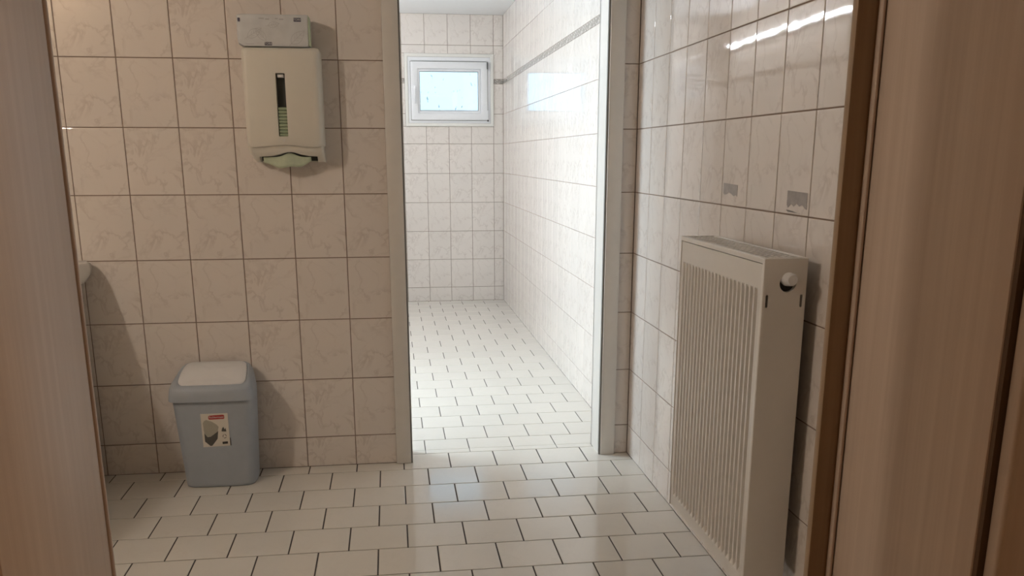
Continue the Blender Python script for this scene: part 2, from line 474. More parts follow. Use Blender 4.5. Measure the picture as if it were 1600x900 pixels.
# corridor behind the camera
slab('floor_corridor', [(-2.1, 3.2, -5.0, -2.895, -0.05, 0)], M_CORR, 'corridor floor in front of the wooden doorway')
slab('ceiling_corridor', [(-2.2, 3.3, -5.1, -2.895, ZC, ZC+0.1)], M_PLASTER, 'corridor ceiling')
slab('wall_corridor', [(-2.2, -2.1, -5.0, -2.895, 0, ZC), (3.2, 3.3, -5.0, -2.895, 0, ZC), (-2.2, 3.3, -5.1, -5.0, 0, ZC), (XR+0.12, 3.2, -2.895, -2.8, 0, ZC)], M_CORR, 'corridor walls')

# floors: square tiles in running bond, joint lines as measured
FX, FW = 1.1004, 0.1948
def floor_rows(parent, x0, x1, lines, odd0, mat, gap=0.0046, extra=None):
    for i, (y0, y1) in enumerate(zip(lines, lines[1:])):
        ph = FX+(0.5*FW if (i+odd0) % 2 else 0.0)
        spans = [(y0, y1)]
        cols = grid(x0, x1, FW, ph)
        for a0, a1 in zip(cols, cols[1:]):
            for s0, s1 in spans:
                place_tile(parent, (0, 0, -G), Vector((1, 0, 0)), Vector((0, 1, 0)), Vector((0, 0, 1)), a0, a1, s0, s1, gap, mat, 'floor_tile', tilt=0.0007)
fl = slab('floor', [(XL1-0.1, XR+0.12, -2.895, TH, -0.10, -G)], M_FGROUT, 'cream square floor tiles in running bond with dark joints')
L1 = [-2.895]+[-0.0890-0.1918*k for k in range(14, -1, -1)]
floor_rows(fl, XL1-0.004, XR+0.0044, L1, len(L1) % 2, M_FLOOR)
# the row under the partition runs into the door opening
for a0, a1 in zip(*(lambda c: (c, c[1:]))(grid(XL1-0.004, XR+0.0044, FW, FX+0.5*FW))):
    if a1 <= DX0 or a0 >= DX1:
        spans = [(a0, a1, -0.0890, 0.0044)]
    else:
        spans = []
        if a0 < DX0: spans.append((a0, DX0, -0.0890, 0.0))
        spans.append((max(a0, DX0), min(a1, DX1), -0.0890, 0.1030))
        if a1 > DX1: spans.append((DX1, a1, -0.0890, 0.0))
        if a0 < DX0:
            spans = [(a0, a1, -0.0890, 0.1030)]
        elif a1 > DX1:
            spans = [(a0, a1, -0.0890, 0.1030)]
    for s in spans:
        place_tile(fl, (0, 0, -G), Vector((1, 0, 0)), Vector((0, 1, 0)), Vector((0, 0, 1)), s[0], s[1], s[2], s[3], 0.0046, M_FLOOR, 'floor_tile', tilt=0.0007)
fl2 = slab('floor_far', [(XL2-0.1, XR+0.12, TH, YF+0.16, -0.10, -G)], M_FGROUT, 'bright floor tiles of the far room')
L2 = [0.151, 0.296, 0.484, 0.669, 0.855, 1.041, 1.228, 1.415, 1.605, 1.792, 1.985, 2.172, 2.364, 2.560, 2.763, 2.960, 3.155, 3.350, 3.545, 3.740, 3.935, 4.120, 4.305, YF+0.004]
floor_rows(fl2, XL2-0.004, XR+0.0040, L2, 0, M_FLOOR, gap=0.0036)
# narrow cut pieces along the threshold
cols = grid(DX0, DX1, FW, FX)
for a0, a1 in zip(cols, cols[1:]):
    place_tile(fl2, (0, 0, -G), Vector((1, 0, 0)), Vector((0, 1, 0)), Vector((0, 0, 1)), a0, a1, 0.1030, 0.1525, 0.0022, M_FLOOR, 'floor_tile', tilt=0.0004)

# steel door frame of the partition
fr = empty('door_1', ((DX0+DX1)/2, 0.06, 0)); tag(fr, 'cream painted steel door frame in the tiled partition', None, None, 'structure')
for s, xi in ((-1, DX0), (1, DX1)):
    # casing seen from the front room, lining through the wall, casing on the far side
    def bx_(a, b): return (min(xi+s*a, xi+s*b), max(xi+s*a, xi+s*b))
    a, b = bx_(0.007, 0.068); box('casing', a, b, -0.016, 0.0, 0, 2.09, M_STEEL, fr, 0.003)
    a, b = bx_(-0.000, 0.007); box('rubber_seal', a, b, -0.010, 0.004, 0, 2.03, M_SEAL_GAP, fr)
    a, b = bx_(0.0, 0.0018); box('lining', a, b, 0.004, TH+0.014, 0, 2.03, M_STEEL, fr)
    a, b = bx_(0.0, 0.055); box('casing', a, b, TH, TH+0.014, 0, 2.085, M_STEEL, fr, 0.003)
box('head_casing', DX0+0.0, DX1-0.0, -0.016, 0.0, 2.03, 2.09, M_STEEL, fr, 0.003)
box('head_lining', DX0, DX1, 0.0, TH+0.014, 2.028, 2.03, M_STEEL, fr)

# wooden doorway near the camera
wd = empty('door_2', ((JX0+JX1)/2, -2.78, 0)); tag(wd, 'light beech door frame around the picture in the foreground', None, None, 'structure')
box('lining', JX0-0.024, JX0, -2.915, -2.668, 0, 2.04, M_WOOD, wd, 0.002)
box('groove', JX0-0.026, JX0-0.003, -2.668, -2.664, 0, 2.04, M_WOODD, wd)
box('edge_bead', JX0-0.024, JX0+0.0005, -2.664, -2.655, 0, 2.04, M_WOOD, wd, 0.003, 3)
box('casing', JX0-0.085, JX0-0.006, -2.933, -2.915, 0, 2.10, M_WOOD, wd, 0.004, 3)
box('lining', JX1, JX1+0.026, -2.912, -2.655, 0, 2.04, M_WOOD, wd, 0.002)
box('edge_bead', JX1-0.0045, JX1-0.0008, -2.666, -2.655, 0, 2.04, M_WOOD, wd, 0.0015, 3)
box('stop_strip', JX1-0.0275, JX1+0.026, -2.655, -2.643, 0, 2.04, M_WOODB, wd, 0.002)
box('groove', JX1-0.0008, JX1+0.0, -2.660, -2.6551, 0, 2.04, M_WOODD, wd)
box('groove', JX1+0.002, JX1+0.02, -2.918, -2.912, 0, 2.04, M_WOODD, wd)  # dark strip paints the shaded gap between lining and casing
box('casing', JX1+0.007, JX1+0.085, -2.936, -2.918, 0, 2.10, M_WOOD, wd, 0.004, 3)
box('head_lining', JX0, JX1, -2.915, -2.655, 2.04, 2.06, M_WOOD, wd)
box('head_casing', JX0-0.085, JX1+0.085, -2.933, -2.915, 2.10, 2.16, M_WOOD, wd, 0.004)

# small end window
w1 = empty('window_1', (1.70, YF, WZ0)); tag(w1, 'small white tilting window with a bluish pane high on the end wall', None, None, 'structure')
def frame(name, x0, x1, z0, z1, t, ya, yb, mat, parent, bev=0.003):
    bm = bmesh.new()
    outer = [(x0, z0), (x1, z0), (x1, z1), (x0, z1)]
    inner = [(x0+t, z0+t), (x1-t, z0+t), (x1-t, z1-t), (x0+t, z1-t)]
    V = {}
    for nm, pts in (('o', outer), ('i', inner)):
        for k, (x, z) in enumerate(pts):
            for s, y in ((0, ya), (1, yb)): V[nm, k, s] = bm.verts.new((x, y, z))
    for k in range(4):
        n = (k+1) % 4
        bm.faces.new((V['o', k, 0], V['o', n, 0], V['i', n, 0], V['i', k, 0]))
        bm.faces.new((V['o', k, 1], V['i', k, 1], V['i', n, 1], V['o', n, 1]))
        bm.faces.new((V['o', k, 0], V['o', k, 1], V['o', n, 1], V['o', n, 0]))
        bm.faces.new((V['i', k, 0], V['i', n, 0], V['i', n, 1], V['i', k, 1]))
    bmesh.ops.recalc_face_normals(bm, faces=bm.faces)
    bmesh.ops.bevel(bm, geom=list(bm.edges), offset=bev, segments=2, profile=0.5, affect='EDGES')
    return auto_smooth(from_bm(name, bm, mat, parent))
frame('surround', WX0, WX1, WZ0, WZ1, 0.026, YF-0.012, YF+0.10, M_SURR, w1)
frame('frame', 1.3585, 2.061, 1.5345, 2.0725, 0.034, YF-0.004, YF+0.09, M_PVC, w1)
frame('sash_gap_line', 1.3800, 2.0365, 1.5565, 2.0360, 0.010, YF-0.0075, YF+0.02, M_SEAL_GAP, w1, 0.0003)  # grey ring: sash gasket, with the gap's shadow line in its colour
frame('frame_joint', 1.3570, 2.0625, 1.5330, 2.0740, 0.004, YF-0.0060, YF+0.02, M_SEALL, w1, 0.0003)
frame('sash', 1.3835, 2.033, 1.560, 2.0325, 0.058, YF-0.020, YF+0.05, M_PVC, w1, 0.005)
frame('glazing_bead', 1.440, 1.974, 1.618, 1.974, 0.018, YF-0.008, YF+0.045, M_PVC, w1, 0.003)
frame('gasket', 1.4575, 1.9565, 1.6355, 1.9565, 0.003, YF-0.0055, YF+0.03, M_SEAL_GAP, w1, 0.0003)
box('pane', 1.4600, 1.9540, YF+0.010, YF+0.016, 1.638, 1.954, M_GLASS, w1)
box('outer_sill', 1.40, 2.02, YF+0.10, YF+0.17, 1.640, 1.648, M_PVC, w1)
bm = bmesh.new(); bbox(bm, 1.402, 1.424, YF-0.032, YF-0.020, 1.765, 1.835, 0.004); bbox(bm, 1.403, 1.421, YF-0.055, YF-0.040, 1.690, 1.812, 0.006); tube(bm, [(1.412, YF-0.02, 1.80), (1.412, YF-0.05, 1.80)], 0.008)
auto_smooth(from_bm('handle', bm, M_PVC, w1))
bm = bmesh.new(); bbox(bm, 2.028, 2.037, YF-0.030, YF-0.004, 1.975, 2.030, 0.002); from_bm('hinge', bm, M_DARKP, w1)
bm = bmesh.new(); bbox(bm, 2.030, 2.039, YF-0.026, YF-0.004, 1.566, 1.640, 0.002); from_bm('hinge', bm, M_PVC, w1)
bm = bmesh.new(); bbox(bm, 2.030, 2.041, YF-0.026, YF-0.004, 1.550, 1.562, 0.002); from_bm('hinge_pin', bm, M_DARKP, w1)
# large side window of the far room
w2 = empty('window_2', (XL2, (S0+S1)/2, SZ0)); tag(w2, 'side window that lights the far room', None, None, 'structure')
def frame_x(name, y0, y1, z0, z1, t, xa, xb, mat, parent):
    bm = bmesh.new()
    bbox(bm, xa, xb, y0, y1, z0, z0+t); bbox(bm, xa, xb, y0, y1, z1-t, z1); bbox(bm, xa, xb, y0, y0+t, z0+t, z1-t); bbox(bm, xa, xb, y1-t, y1, z0+t, z1-t)
    return from_bm(name, bm, mat, parent)
frame_x('frame', S0, S1, SZ0, SZ1, 0.05, XL2-0.08, XL2-0.02, M_PVC, w2)
box('pane', XL2-0.055, XL2-0.049, S0+0.05, S1-0.05, SZ0+0.05, SZ1-0.05, M_GLASS, w2)

# ------------------------------------------------------------------ radiator
RX0, RX1 = 2.030, 2.132; RY0, RY1 = -1.640, -1.045; RZ0, RZ1 = 0.185, 1.030
rad = empty('radiator', ((RX0+RX1)/2, (RY0+RY1)/2, RZ0)); tag(rad, 'tall white ribbed panel radiator on the right tiled wall', 'radiator')
def ribbed(name, face, dirx, parent):
    bm = bmesh.new()
    n = 21; ym0, ym1 = RY0+0.020, RY1-0.016
    pitch = (ym1-ym0)/n; dep = 0.0135
    prof = [(RY0+0.002, 0.0)]
    for k in range(n):
        b = ym0+k*pitch
        prof += [(b+0.05*pitch, 0.0), (b+0.17*pitch, 1.0), (b+0.62*pitch, 1.0), (b+0.76*pitch, 0.0)]
    prof.append((RY1-0.002, 0.0))
    zs = [(RZ0+0.004, 0), (RZ0+0.040, 0), (RZ0+0.060, 1), (RZ1-0.090, 1), (RZ1-0.072, 0), (RZ1-0.014, 0)]
    g = [[bm.verts.new((face+dirx*dep*d*zf, y, z)) for (y, d) in prof] for (z, zf) in zs]
    for a, b in zip(g, g[1:]):
        for i in range(len(prof)-1):
            bm.faces.new((a[i], a[i+1], b[i+1], b[i]))
    # give the sheet a back so that it is closed
    bk = face+dirx*0.0165
    br = [[bm.verts.new((bk, y, z)) for y in (prof[0][0], prof[-1][0])] for z in (zs[0][0], zs[-1][0])]
    bm.faces.new((br[0][0], br[0][1], br[1][1], br[1][0]))
    bm.faces.new([g[0][i] for i in range(len(prof))]+[br[0][1], br[0][0]])
    bm.faces.new([g[-1][i] for i in range(len(prof))]+[br[1][1], br[1][0]])
    bm.faces.new([r[0] for r in g]+[br[1][0], br[0][0]])
    bm.faces.new([r[-1] for r in g]+[br[1][1], br[0][1]])
    return from_bm(name, bm, M_RAD, parent)
ribbed('front_panel', RX0, 1, rad)
ribbed('rear_panel', RX1, -1, rad)
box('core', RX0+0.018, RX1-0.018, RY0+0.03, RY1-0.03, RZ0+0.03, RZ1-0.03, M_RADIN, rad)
# side covers: the near one has a round opening and two slots
sc = box('side_cover', RX0-0.002, RX1+0.002, RY0-0.012, RY0-0.0105+0.012, RZ0, RZ1, M_RAD, rad, 0.0012, 2)
cutters = []
VX, VZ = 2.088, 0.982
bm = bmesh.new(); tube(bm, [(VX, RY0-0.05, VZ-0.010), (VX, RY0+0.05, VZ-0.010)], 0.0205, 24); tc_ = from_bm('tmp_cut', bm, M_RADIN); cutters.append(tc_)
cut(sc, cutters)
cutters = []
for x in (RX0+0.009, RX1-0.009):
    bm = bmesh.new(); prism(bm, rrect(x-0.0032, x+0.0032, VZ-0.066, VZ-0.036, 0.003, 4), 'y', RY0-0.05, RY0+0.05); cutters.append(from_bm('tmp_cut', bm, M_RADIN))
cut(sc, cutters)
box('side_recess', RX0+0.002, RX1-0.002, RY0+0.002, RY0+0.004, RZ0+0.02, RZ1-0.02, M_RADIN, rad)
box('side_cover', RX0-0.002, RX1+0.002, RY1-0.001, RY1+0.004, RZ0, RZ1, M_RAD, rad, 0.0012, 2)
# top grille
gr = empty('top_grille', (0, 0, 0)); gr.parent = rad; gr.location = Vector(((RX0+RX1)/2, (RY0+RY1)/2, RZ1))-rad.location
bm = bmesh.new()
bbox(bm, RX0-0.002, RX0+0.012, RY0, RY1, RZ1-0.012, RZ1+0.001, 0.001); bbox(bm, RX1-0.010, RX1+0.002, RY0, RY1, RZ1-0.012, RZ1+0.001, 0.001)
bbox(bm, RX0+0.012, RX1-0.010, RY0, RY0+0.012, RZ1-0.012, RZ1+0.001); bbox(bm, RX0+0.012, RX1-0.010, RY1-0.012, RY1, RZ1-0.012, RZ1+0.001)
from_bm('grille_frame', bm, M_RAD, gr)
def bar_mesh(lx, ly):
    bm = bmesh.new(); bbox(bm, -lx/2, lx/2, -ly/2, ly/2, -0.008, 0.0)
    me = bpy.data.meshes.new('grille_bar'); bm.to_mesh(me); bm.free(); me.materials.append(M_RAD); return me
ml = bar_mesh(0.0042, RY1-RY0-0.024); mc = bar_mesh(0.080, 0.0045)
for k in range(1, 5):
    o = bpy.data.objects.new('grille_bar', ml); link(o, gr); o.location = (RX0+0.012+0.080*k/5-(RX0+RX1)/2, 0, 0)
for k in range(1, 19):
    o = bpy.data.objects.new('grille_bar', mc); link(o, gr); o.location = (0.001, -(RY1-RY0)/2+0.012+(RY1-RY0-0.024)*k/19, -0.0003)
# thermostat cap and valve
bm = bmesh.new(); tube(bm, [(VX, RY0+0.03, VZ), (VX, RY0-0.006, VZ)], 0.010, 16); from_bm('valve_stem', bm, M_RADIN, rad)
kn = bmesh.new(); tube(kn, [(VX, RY0-0.001, VZ), (VX, RY0-0.006, VZ), (VX+0.001, RY0-0.030, VZ+0.001), (VX+0.001, RY0-0.034, VZ+0.001)], [0.0155, 0.0165, 0.0145, 0.011], 24)
auto_smooth(from_bm('valve_cap', kn, M_PVC, rad))
for z in (0.32, 0.90):
    for y in (RY0+0.12, RY1-0.12):
        box('wall_bracket', RX1, XR, y-0.012, y+0.012, z-0.02, z+0.02, M_RAD, rad)

# ragged grey patches on the tiles above the radiator (parts of the wall)
def grey_patch(y0, y1, z0, z1, teeth):
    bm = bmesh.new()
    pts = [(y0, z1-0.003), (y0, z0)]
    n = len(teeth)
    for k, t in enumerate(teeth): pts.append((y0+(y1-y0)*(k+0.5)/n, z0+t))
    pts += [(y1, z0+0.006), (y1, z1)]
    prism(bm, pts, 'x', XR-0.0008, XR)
    return from_bm('grey_mark', bm, M_MARK, wr)
grey_patch(-1.102, -0.992, 1.146, 1.182, [0.004, 0.0, 0.006, 0.010, 0.004, 0.002])
grey_patch(-1.547, -1.437, 1.134, 1.176, [0.002, 0.010, 0.006, 0.012, 0.004, 0.010, 0.0])
grey_patch(-1.512, -1.437, 1.1225, 1.1262, [0.001, 0.0, 0.001, 0.0])

# ------------------------------------------------------------------ towel dispenser
DXa, DXb, DY = 0.6600, 0.9395, -0.118
dp = empty('towel_dispenser', (0.80, -0.06, 1.24)); tag(dp, 'cream plastic paper towel dispenser with a dark window slot on the tiled wall', 'dispenser')
def cover_rings():
    rings = []
    for y, ins, r in ((0.0, 0.0, 0.014), (DY+0.034, 0.0, 0.016), (DY+0.016, 0.0025, 0.020), (DY+0.006, 0.008, 0.022), (DY+0.0015, 0.016, 0.022), (DY, 0.026, 0.020)):
        pts = rrect(DXa+ins*0.75, DXb-ins*0.9, 1.290+ins*0.15, 1.6435-ins*0.55, r*0.9, 5)
        rings.append([(x, y, z+(0.0085*max(0.0, math.cos((x-0.80)/0.115*math.pi/2))**2 if (abs(x-0.80) < 0.115 and z < 1.33) else 0.0)) for x, z in pts])
    return rings
bm = bmesh.new(); loft(bm, cover_rings())
cv = from_bm('cover', bm, M_DISP, dp)
auto_smooth(cv, 50)
WXa, WXb, WZa, WZb = 0.7790, 0.8125, 1.331, 1.5525
bm = bmesh.new(); prism(bm, rrect(WXa, WXb, WZa, WZb, 0.003, 4), 'y', DY-0.02, DY+0.05); c1 = from_bm('tmp_cut', bm, M_DINT)
cut(cv, [c1])
box('window_back', WXa-0.004, WXb+0.004, DY+0.030, DY+0.034, WZa-0.004, WZb+0.004, M_DINT, dp)
box('window_label', WXa+0.007, WXb-0.005, DY+0.004, DY+0.030, WZb-0.014, WZb-0.004, M_WHITEI, dp)
# folded towels behind the slot
for k in range(9):
    z = WZa+0.0005+k*0.0115
    bm = bmesh.new(); bbox(bm, WXa+0.0005, WXb-0.0005, DY+0.006, DY+0.030, z, z+0.0108, 0.004, 2)
    o = auto_smooth(from_bm('folded_towel', bm, M_TOWEL2, dp))
# keyhole
bm = bmesh.new(); tube(bm, [(0.7975, DY+0.001, 1.3175), (0.7975, DY-0.001, 1.3175)], 0.0045, 12); from_bm('keyhole', bm, M_STEEL, dp)
# chin with the arched mouth
bm = bmesh.new()
ra = []
for z, x0, x1, y1 in ((1.3040, 0.6640, 0.9355, DY+0.012), (1.2860, 0.6640, 0.9360, DY+0.011), (1.2700, 0.6680, 0.9365, DY+0.020), (1.2480, 0.6790, 0.9385, DY+0.046), (1.2385, 0.6860, 0.9395, DY+0.060)):
    ra.append([(x, y, z) for x, y in rrect(x0, x1, y1, 0.0, 0.012, 4)])
loft(bm, ra)
ch = from_bm('chin', bm, M_DISP, dp)
auto_smooth(ch, 50)
arch = [(0.700, 1.2300), (0.912, 1.2300), (0.912, 1.2590), (0.880, 1.2610), (0.852, 1.2665), (0.830, 1.2735), (0.812, 1.2760), (0.794, 1.2740), (0.772, 1.2665), (0.745, 1.2610), (0.700, 1.2590)]
bm = bmesh.new(); prism(bm, arch, 'y', DY-0.02, -0.012); c1 = from_bm('tmp_cut', bm, M_DINT)
cut(ch, [c1])
box('mouth_inside', 0.697, 0.915, -0.016, -0.012, 1.243, 1.285, M_DINT, dp)
# the towel that hangs out
bm = bmesh.new()
N = 20; R_ = []
for j in range(5):
    row = []
    v = j/4
    for i in range(N+1):
        u = i/N; x = 0.712+(0.888-0.712)*u
        topz = 1.2575+0.0150*math.exp(-((u-0.56)/0.15)**2)
        botz = 1.2190+0.020*abs(2*u-0.95)**2.2+0.003*math.sin(u*14)
        row.append(bm.verts.new((x, DY+0.040+0.010*v+0.005*math.sin(u*9+1)-0.008*math.exp(-((u-0.56)/0.2)**2), topz+(botz-topz)*v)))
    R_.append(row)
for a_, b_ in zip(R_, R_[1:]):
    for i in range(N): bm.faces.new((a_[i], a_[i+1], b_[i+1], b_[i]))
tw = auto_smooth(from_bm('paper_towel', bm, M_TOWEL, dp))
md = tw.modifiers.new('thick', 'SOLIDIFY'); md.thickness = 0.0012

# ------------------------------------------------------------------ pack of paper towels on the dispenser
pk = empty('towel_pack', (0.785, -0.075, 1.6438)); tag(pk, 'grey printed pack of folded paper towels lying on the dispenser', 'paper pack')
PZ = 1.6440
bm = bmesh.new()
rings = []
for x, sh, rr in ((0.6535, 0.030, 0.006), (0.6580, 0.008, 0.006), (0.676, 0.0, 0.004), (0.78, 0.0, 0.003), (0.898, 0.0, 0.003), (0.9035, 0.003, 0.004)):
    pts = rrect(-0.1155+sh*0.3, -0.030-sh*0.2, PZ+sh*0.9, PZ+0.1085-sh*0.12, rr, 3)
    rings.append([(x+(z-PZ-0.05)*0.018, y, z) for y, z in pts])
loft(bm, rings)
auto_smooth(from_bm('wrapper', bm, M_PACK, pk), 40)
box('end_towels', 0.9045, 0.9080, -0.112, -0.034, PZ+0.004, PZ+0.104, M_TOWEL, pk)
YP = -0.1157
def badge(name, cx, cz, w_, h_, parent, mat, y=YP, r=0.002):
    bm = bmesh.new(); prism(bm, rrect(cx-w_/2, cx+w_/2, cz-h_/2, cz+h_/2, r, 3), 'y', y-0.0002, y+0.0006)
    return from_bm(name, bm, mat, parent)
def pxl(x, y, Y):
    """photo pixel to a point on the plane y = Y (used for measured positions)"""
    d = rt*((x-800)/FPX)-up*((y-600)/FPX)+fw
    t = (Y-CAM.y)/d.y
    return CAM+d*t
for (px, py, w_, h_) in ((464.3, 31, 0.0265, 0.0130), (419.3, 68.3, 0.0265, 0.0115), (371.3, 30.5, 0.0085, 0.0130)):
    p = pxl(px, py, YP)
    x = max(p.x, 0.664)
    bd = badge('logo', x, p.z, w_, h_, pk, M_LOGO)
    if w_ > 0.02: text('logo_text', 'TORK', 0.0105, M_WHITEI, bd, (x, YP-0.0005, p.z), (1, 0, 0), (0, 0, 1))
def line_print(name, pts, wd_, parent, mat, y=YP):
    bm = bmesh.new()
    P3 = [Vector((a, y-0.0001, b)) for a, b in pts]
    for i, p in enumerate(P3):
        d = (P3[min(i+1, len(P3)-1)]-P3[max(i-1, 0)]).normalized()
        n = Vector((-d.z, 0, d.x))*wd_/2
        bm.verts.new(p+n); bm.verts.new(p-n)
    bm.verts.ensure_lookup_table()
    for i in range(len(P3)-1):
        bm.faces.new((bm.verts[2*i], bm.verts[2*i+1], bm.verts[2*i+3], bm.verts[2*i+2]))
    bmesh.ops.recalc_face_normals(bm, faces=bm.faces)
    ext = bmesh.ops.extrude_face_region(bm, geom=list(bm.faces))
    for v in [e for e in ext['geom'] if isinstance(e, bmesh.types.BMVert)]: v.co.y += 0.0005
    return from_bm(name, bm, mat, parent)
def leaf(cx, cz, L, W, ang, parent):
    ca, sa = math.cos(ang), math.sin(ang)
    def T(u, v): return (cx+u*ca-v*sa, cz+u*sa+v*ca)
    o1 = [T(L*(t/12), W*math.sin(math.pi*(t/12)**0.8)) for t in range(13)]
    o2 = [T(L*(t/12), -W*math.sin(math.pi*(t/12)**0.8)) for t in range(13)]
    line_print('leaf_print', o1+o2[::-1], 0.0011, parent, M_PRINT)
    line_print('leaf_vein', [T(-0.01, 0), T(L*0.5, 0), T(L, 0)], 0.001, parent, M_PRINT)
    for k in (0.25, 0.45, 0.65):
        for s in (-1, 1): line_print('leaf_vein', [T(L*k, 0), T(L*(k+0.16), s*W*0.8*math.sin(math.pi*k))], 0.0008, parent, M_PRINT)
leaf(0.843, PZ+0.010, 0.066, 0.017, 0.75, pk)
leaf(0.690, PZ+0.030, 0.060, 0.014, 0.55, pk)
leaf(0.755, PZ+0.020, 0.055, 0.012, 2.3, pk)
leaf(0.765, PZ+0.070, 0.040, 0.010, 0.2, pk)
for k, (a, b) in enumerate(((0.733, 0.752), (0.756, 0.770), (0.790, 0.800), (0.805, 0.820))):
    line_print('grey_bar', [(a, PZ+0.094-0.002*(k % 2)), (b, PZ+0.094-0.002*(k % 2))], 0.004, pk, M_PRINT)
line_print('grey_bar', [(0.682, PZ+0.008), (0.712, PZ+0.008)], 0.0016, pk, M_PRINT)

# ------------------------------------------------------------------ swing bin
bn = empty('swing_bin', (0.487, -0.115, 0)); tag(bn, 'grey swing lid waste bin with a pale flap on the floor by the wall', 'bin')
bm = bmesh.new()
rings = []
for z, x0, x1, y0, y1, r in ((0.0, 0.358, 0.600, -0.186, -0.042, 0.026), (0.004, 0.352, 0.606, -0.192, -0.036, 0.028), (0.016, 0.350, 0.6085, -0.194, -0.034, 0.028),
                             (0.19, 0.339, 0.6140, -0.201, -0.028, 0.028), (0.375, 0.3265, 0.6205, -0.208, -0.024, 0.028)):
    rings.append([(x, y, z) for x, y in rrect(x0, x1, y0, y1, r, 5, 0.006)])
loft(bm, rings)
auto_smooth(from_bm('body', bm, M_BIN, bn), 50)
def tilt_ring(x0, x1, y0, y1, r, zf, zb, bulge=0.004, dome=0.0):
    out = []
    for x, y in rrect(x0, x1, y0, y1, r, 5, bulge):
        t = (y-y0)/(y1-y0)
        tt = max(0.0, min(1.0, t))
        u = (x-x0)/(x1-x0)
        x2 = x+(1-u)*(-0.0155+0.0115*tt)+u*(-0.0165-0.0145*tt)     # the lid narrows towards the back
        out.append((x2, y, zf+(zb-zf)*tt+dome*math.sin(math.pi*tt)))
    return out
bm = bmesh.new()
loft(bm, [tilt_ring(0.3305, 0.6475, -0.2225, -0.012, 0.030, 0.356, 0.372, 0.006),
          tilt_ring(0.3320, 0.6460, -0.2215, -0.013, 0.032, 0.376, 0.392, 0.006),
          tilt_ring(0.3350, 0.6430, -0.2190, -0.014, 0.034, 0.396, 0.420, 0.006),
          tilt_ring(0.3400, 0.6390, -0.2130, -0.016, 0.034, 0.407, 0.444, 0.006),
          tilt_ring(0.3500, 0.6310, -0.2040, -0.020, 0.034, 0.414, 0.462, 0.006, 0.002),
          tilt_ring(0.3580, 0.6240, -0.1990, -0.026, 0.030, 0.416, 0.466, 0.005, 0.005),
          tilt_ring(0.3640, 0.6190, -0.1950, -0.030, 0.028, 0.412, 0.462, 0.005, 0.006)])
ld = auto_smooth(from_bm('lid', bm, M_BIN, bn), 60)
bm = bmesh.new()
loft(bm, [tilt_ring(0.3660, 0.6170, -0.1930, -0.032, 0.027, 0.410, 0.459, 0.005, 0.007),
          tilt_ring(0.3660, 0.6170, -0.1930, -0.032, 0.027, 0.4165, 0.4665, 0.005, 0.007),
          tilt_ring(0.3700, 0.6130, -0.1890, -0.036, 0.025, 0.4195, 0.470, 0.005, 0.008),
          tilt_ring(0.4000, 0.5830, -0.1700, -0.056, 0.022, 0.4250, 0.4670, 0.004, 0.010),
          tilt_ring(0.4600, 0.5230, -0.1350, -0.090, 0.012, 0.4400, 0.4560, 0.002, 0.010)])
auto_smooth(from_bm('flap', bm, M_BINF, bn), 60)
# printed label, stuck on the sloping front
LX0, LX1, LZ0, LZ1 = 0.4300, 0.5310, 0.1700, 0.3050
def lab_y(z): return -0.2075-(z-0.19)*0.0385
lbl = None
def lab_patch(name, pts, off, mat, parent):
    bm = bmesh.new()
    loft(bm, [[(x, lab_y(z)-off, z) for x, z in pts], [(x, lab_y(z)+0.0006, z) for x, z in pts]])
    return from_bm(name, bm, mat, parent)
lbl = lab_patch('label', [(LX0, LZ0), (LX1, LZ0+0.003), (LX1, LZ1), (LX0, LZ1)], 0.0004, M_LABEL, bn)
def LP(u, v): return (LX0+(LX1-LX0)*u, LZ0+(LZ1-LZ0)*v)
# u,v measured from the photograph's label, v up
lab_patch('red_badge', [LP(*q) for q in ((0.28, 0.845), (0.32, 0.825), (0.84, 0.835), (0.87, 0.855), (0.87, 0.94), (0.83, 0.96), (0.32, 0.945), (0.28, 0.92))], 0.0008, M_RED, lbl)
cxz = LP(0.575, 0.892)
text('badge_text', 'Rubbermaid', 0.0112, M_WHITEI, lbl, (cxz[0], lab_y(cxz[1])-0.0012, cxz[1]), (1, 0, 0), (0, 0.0385, 1))
lab_patch('picture_body', [LP(*q) for q in ((0.08, 0.42), (0.08, 0.17), (0.27, 0.03), (0.34, 0.04), (0.55, 0.24), (0.60, 0.48), (0.40, 0.36), (0.20, 0.30))], 0.0007, M_PICB, lbl)
lab_patch('picture_lid', [LP(*q) for q in ((0.06, 0.72), (0.08, 0.42), (0.18, 0.31), (0.30, 0.31), (0.58, 0.46), (0.63, 0.60), (0.56, 0.67), (0.40, 0.76), (0.20, 0.82), (0.11, 0.79))], 0.0009, M_PICL, lbl)
for z0, z1, pts in ((0, 0, [(0.72, 0.46), (0.90, 0.45), (0.88, 0.56), (0.84, 0.52), (0.80, 0.60), (0.74, 0.53)]),
                    (0, 0, [(0.72, 0.075), (0.92, 0.085), (0.92, 0.155), (0.72, 0.145)])):
    lab_patch('icon', [LP(*q) for q in pts], 0.0007, M_BLACKI if pts[0][1] < 0.3 else M_PICB, lbl)
bm = bmesh.new()
ctr = LP(0.82, 0.31)
pr_ = []
for k in range(13):
    a = 2*math.pi*k/12; pr_.append((ctr[0]+0.0075*math.cos(a), ctr[1]+0.0085*math.sin(a)))
bm.free()
for a, b in ((0, 4), (4, 8), (8, 12)):
    seg_ = pr_[a:b]
    lab_patch('icon', seg_+[(ctr[0]+(x-ctr[0])*0.72, ctr[1]+(z-ctr[1])*0.72) for x, z in reversed(seg_)], 0.0007, M_PICB, lbl)
lab_patch('sticker_edge', [(LX1+0.0008, LZ0+0.003), (LX1+0.0040, LZ0+0.004), (LX1+0.0035, LZ0+0.034), (LX1+0.0008, LZ0+0.036)], 0.0004, M_BLACKI, lbl)

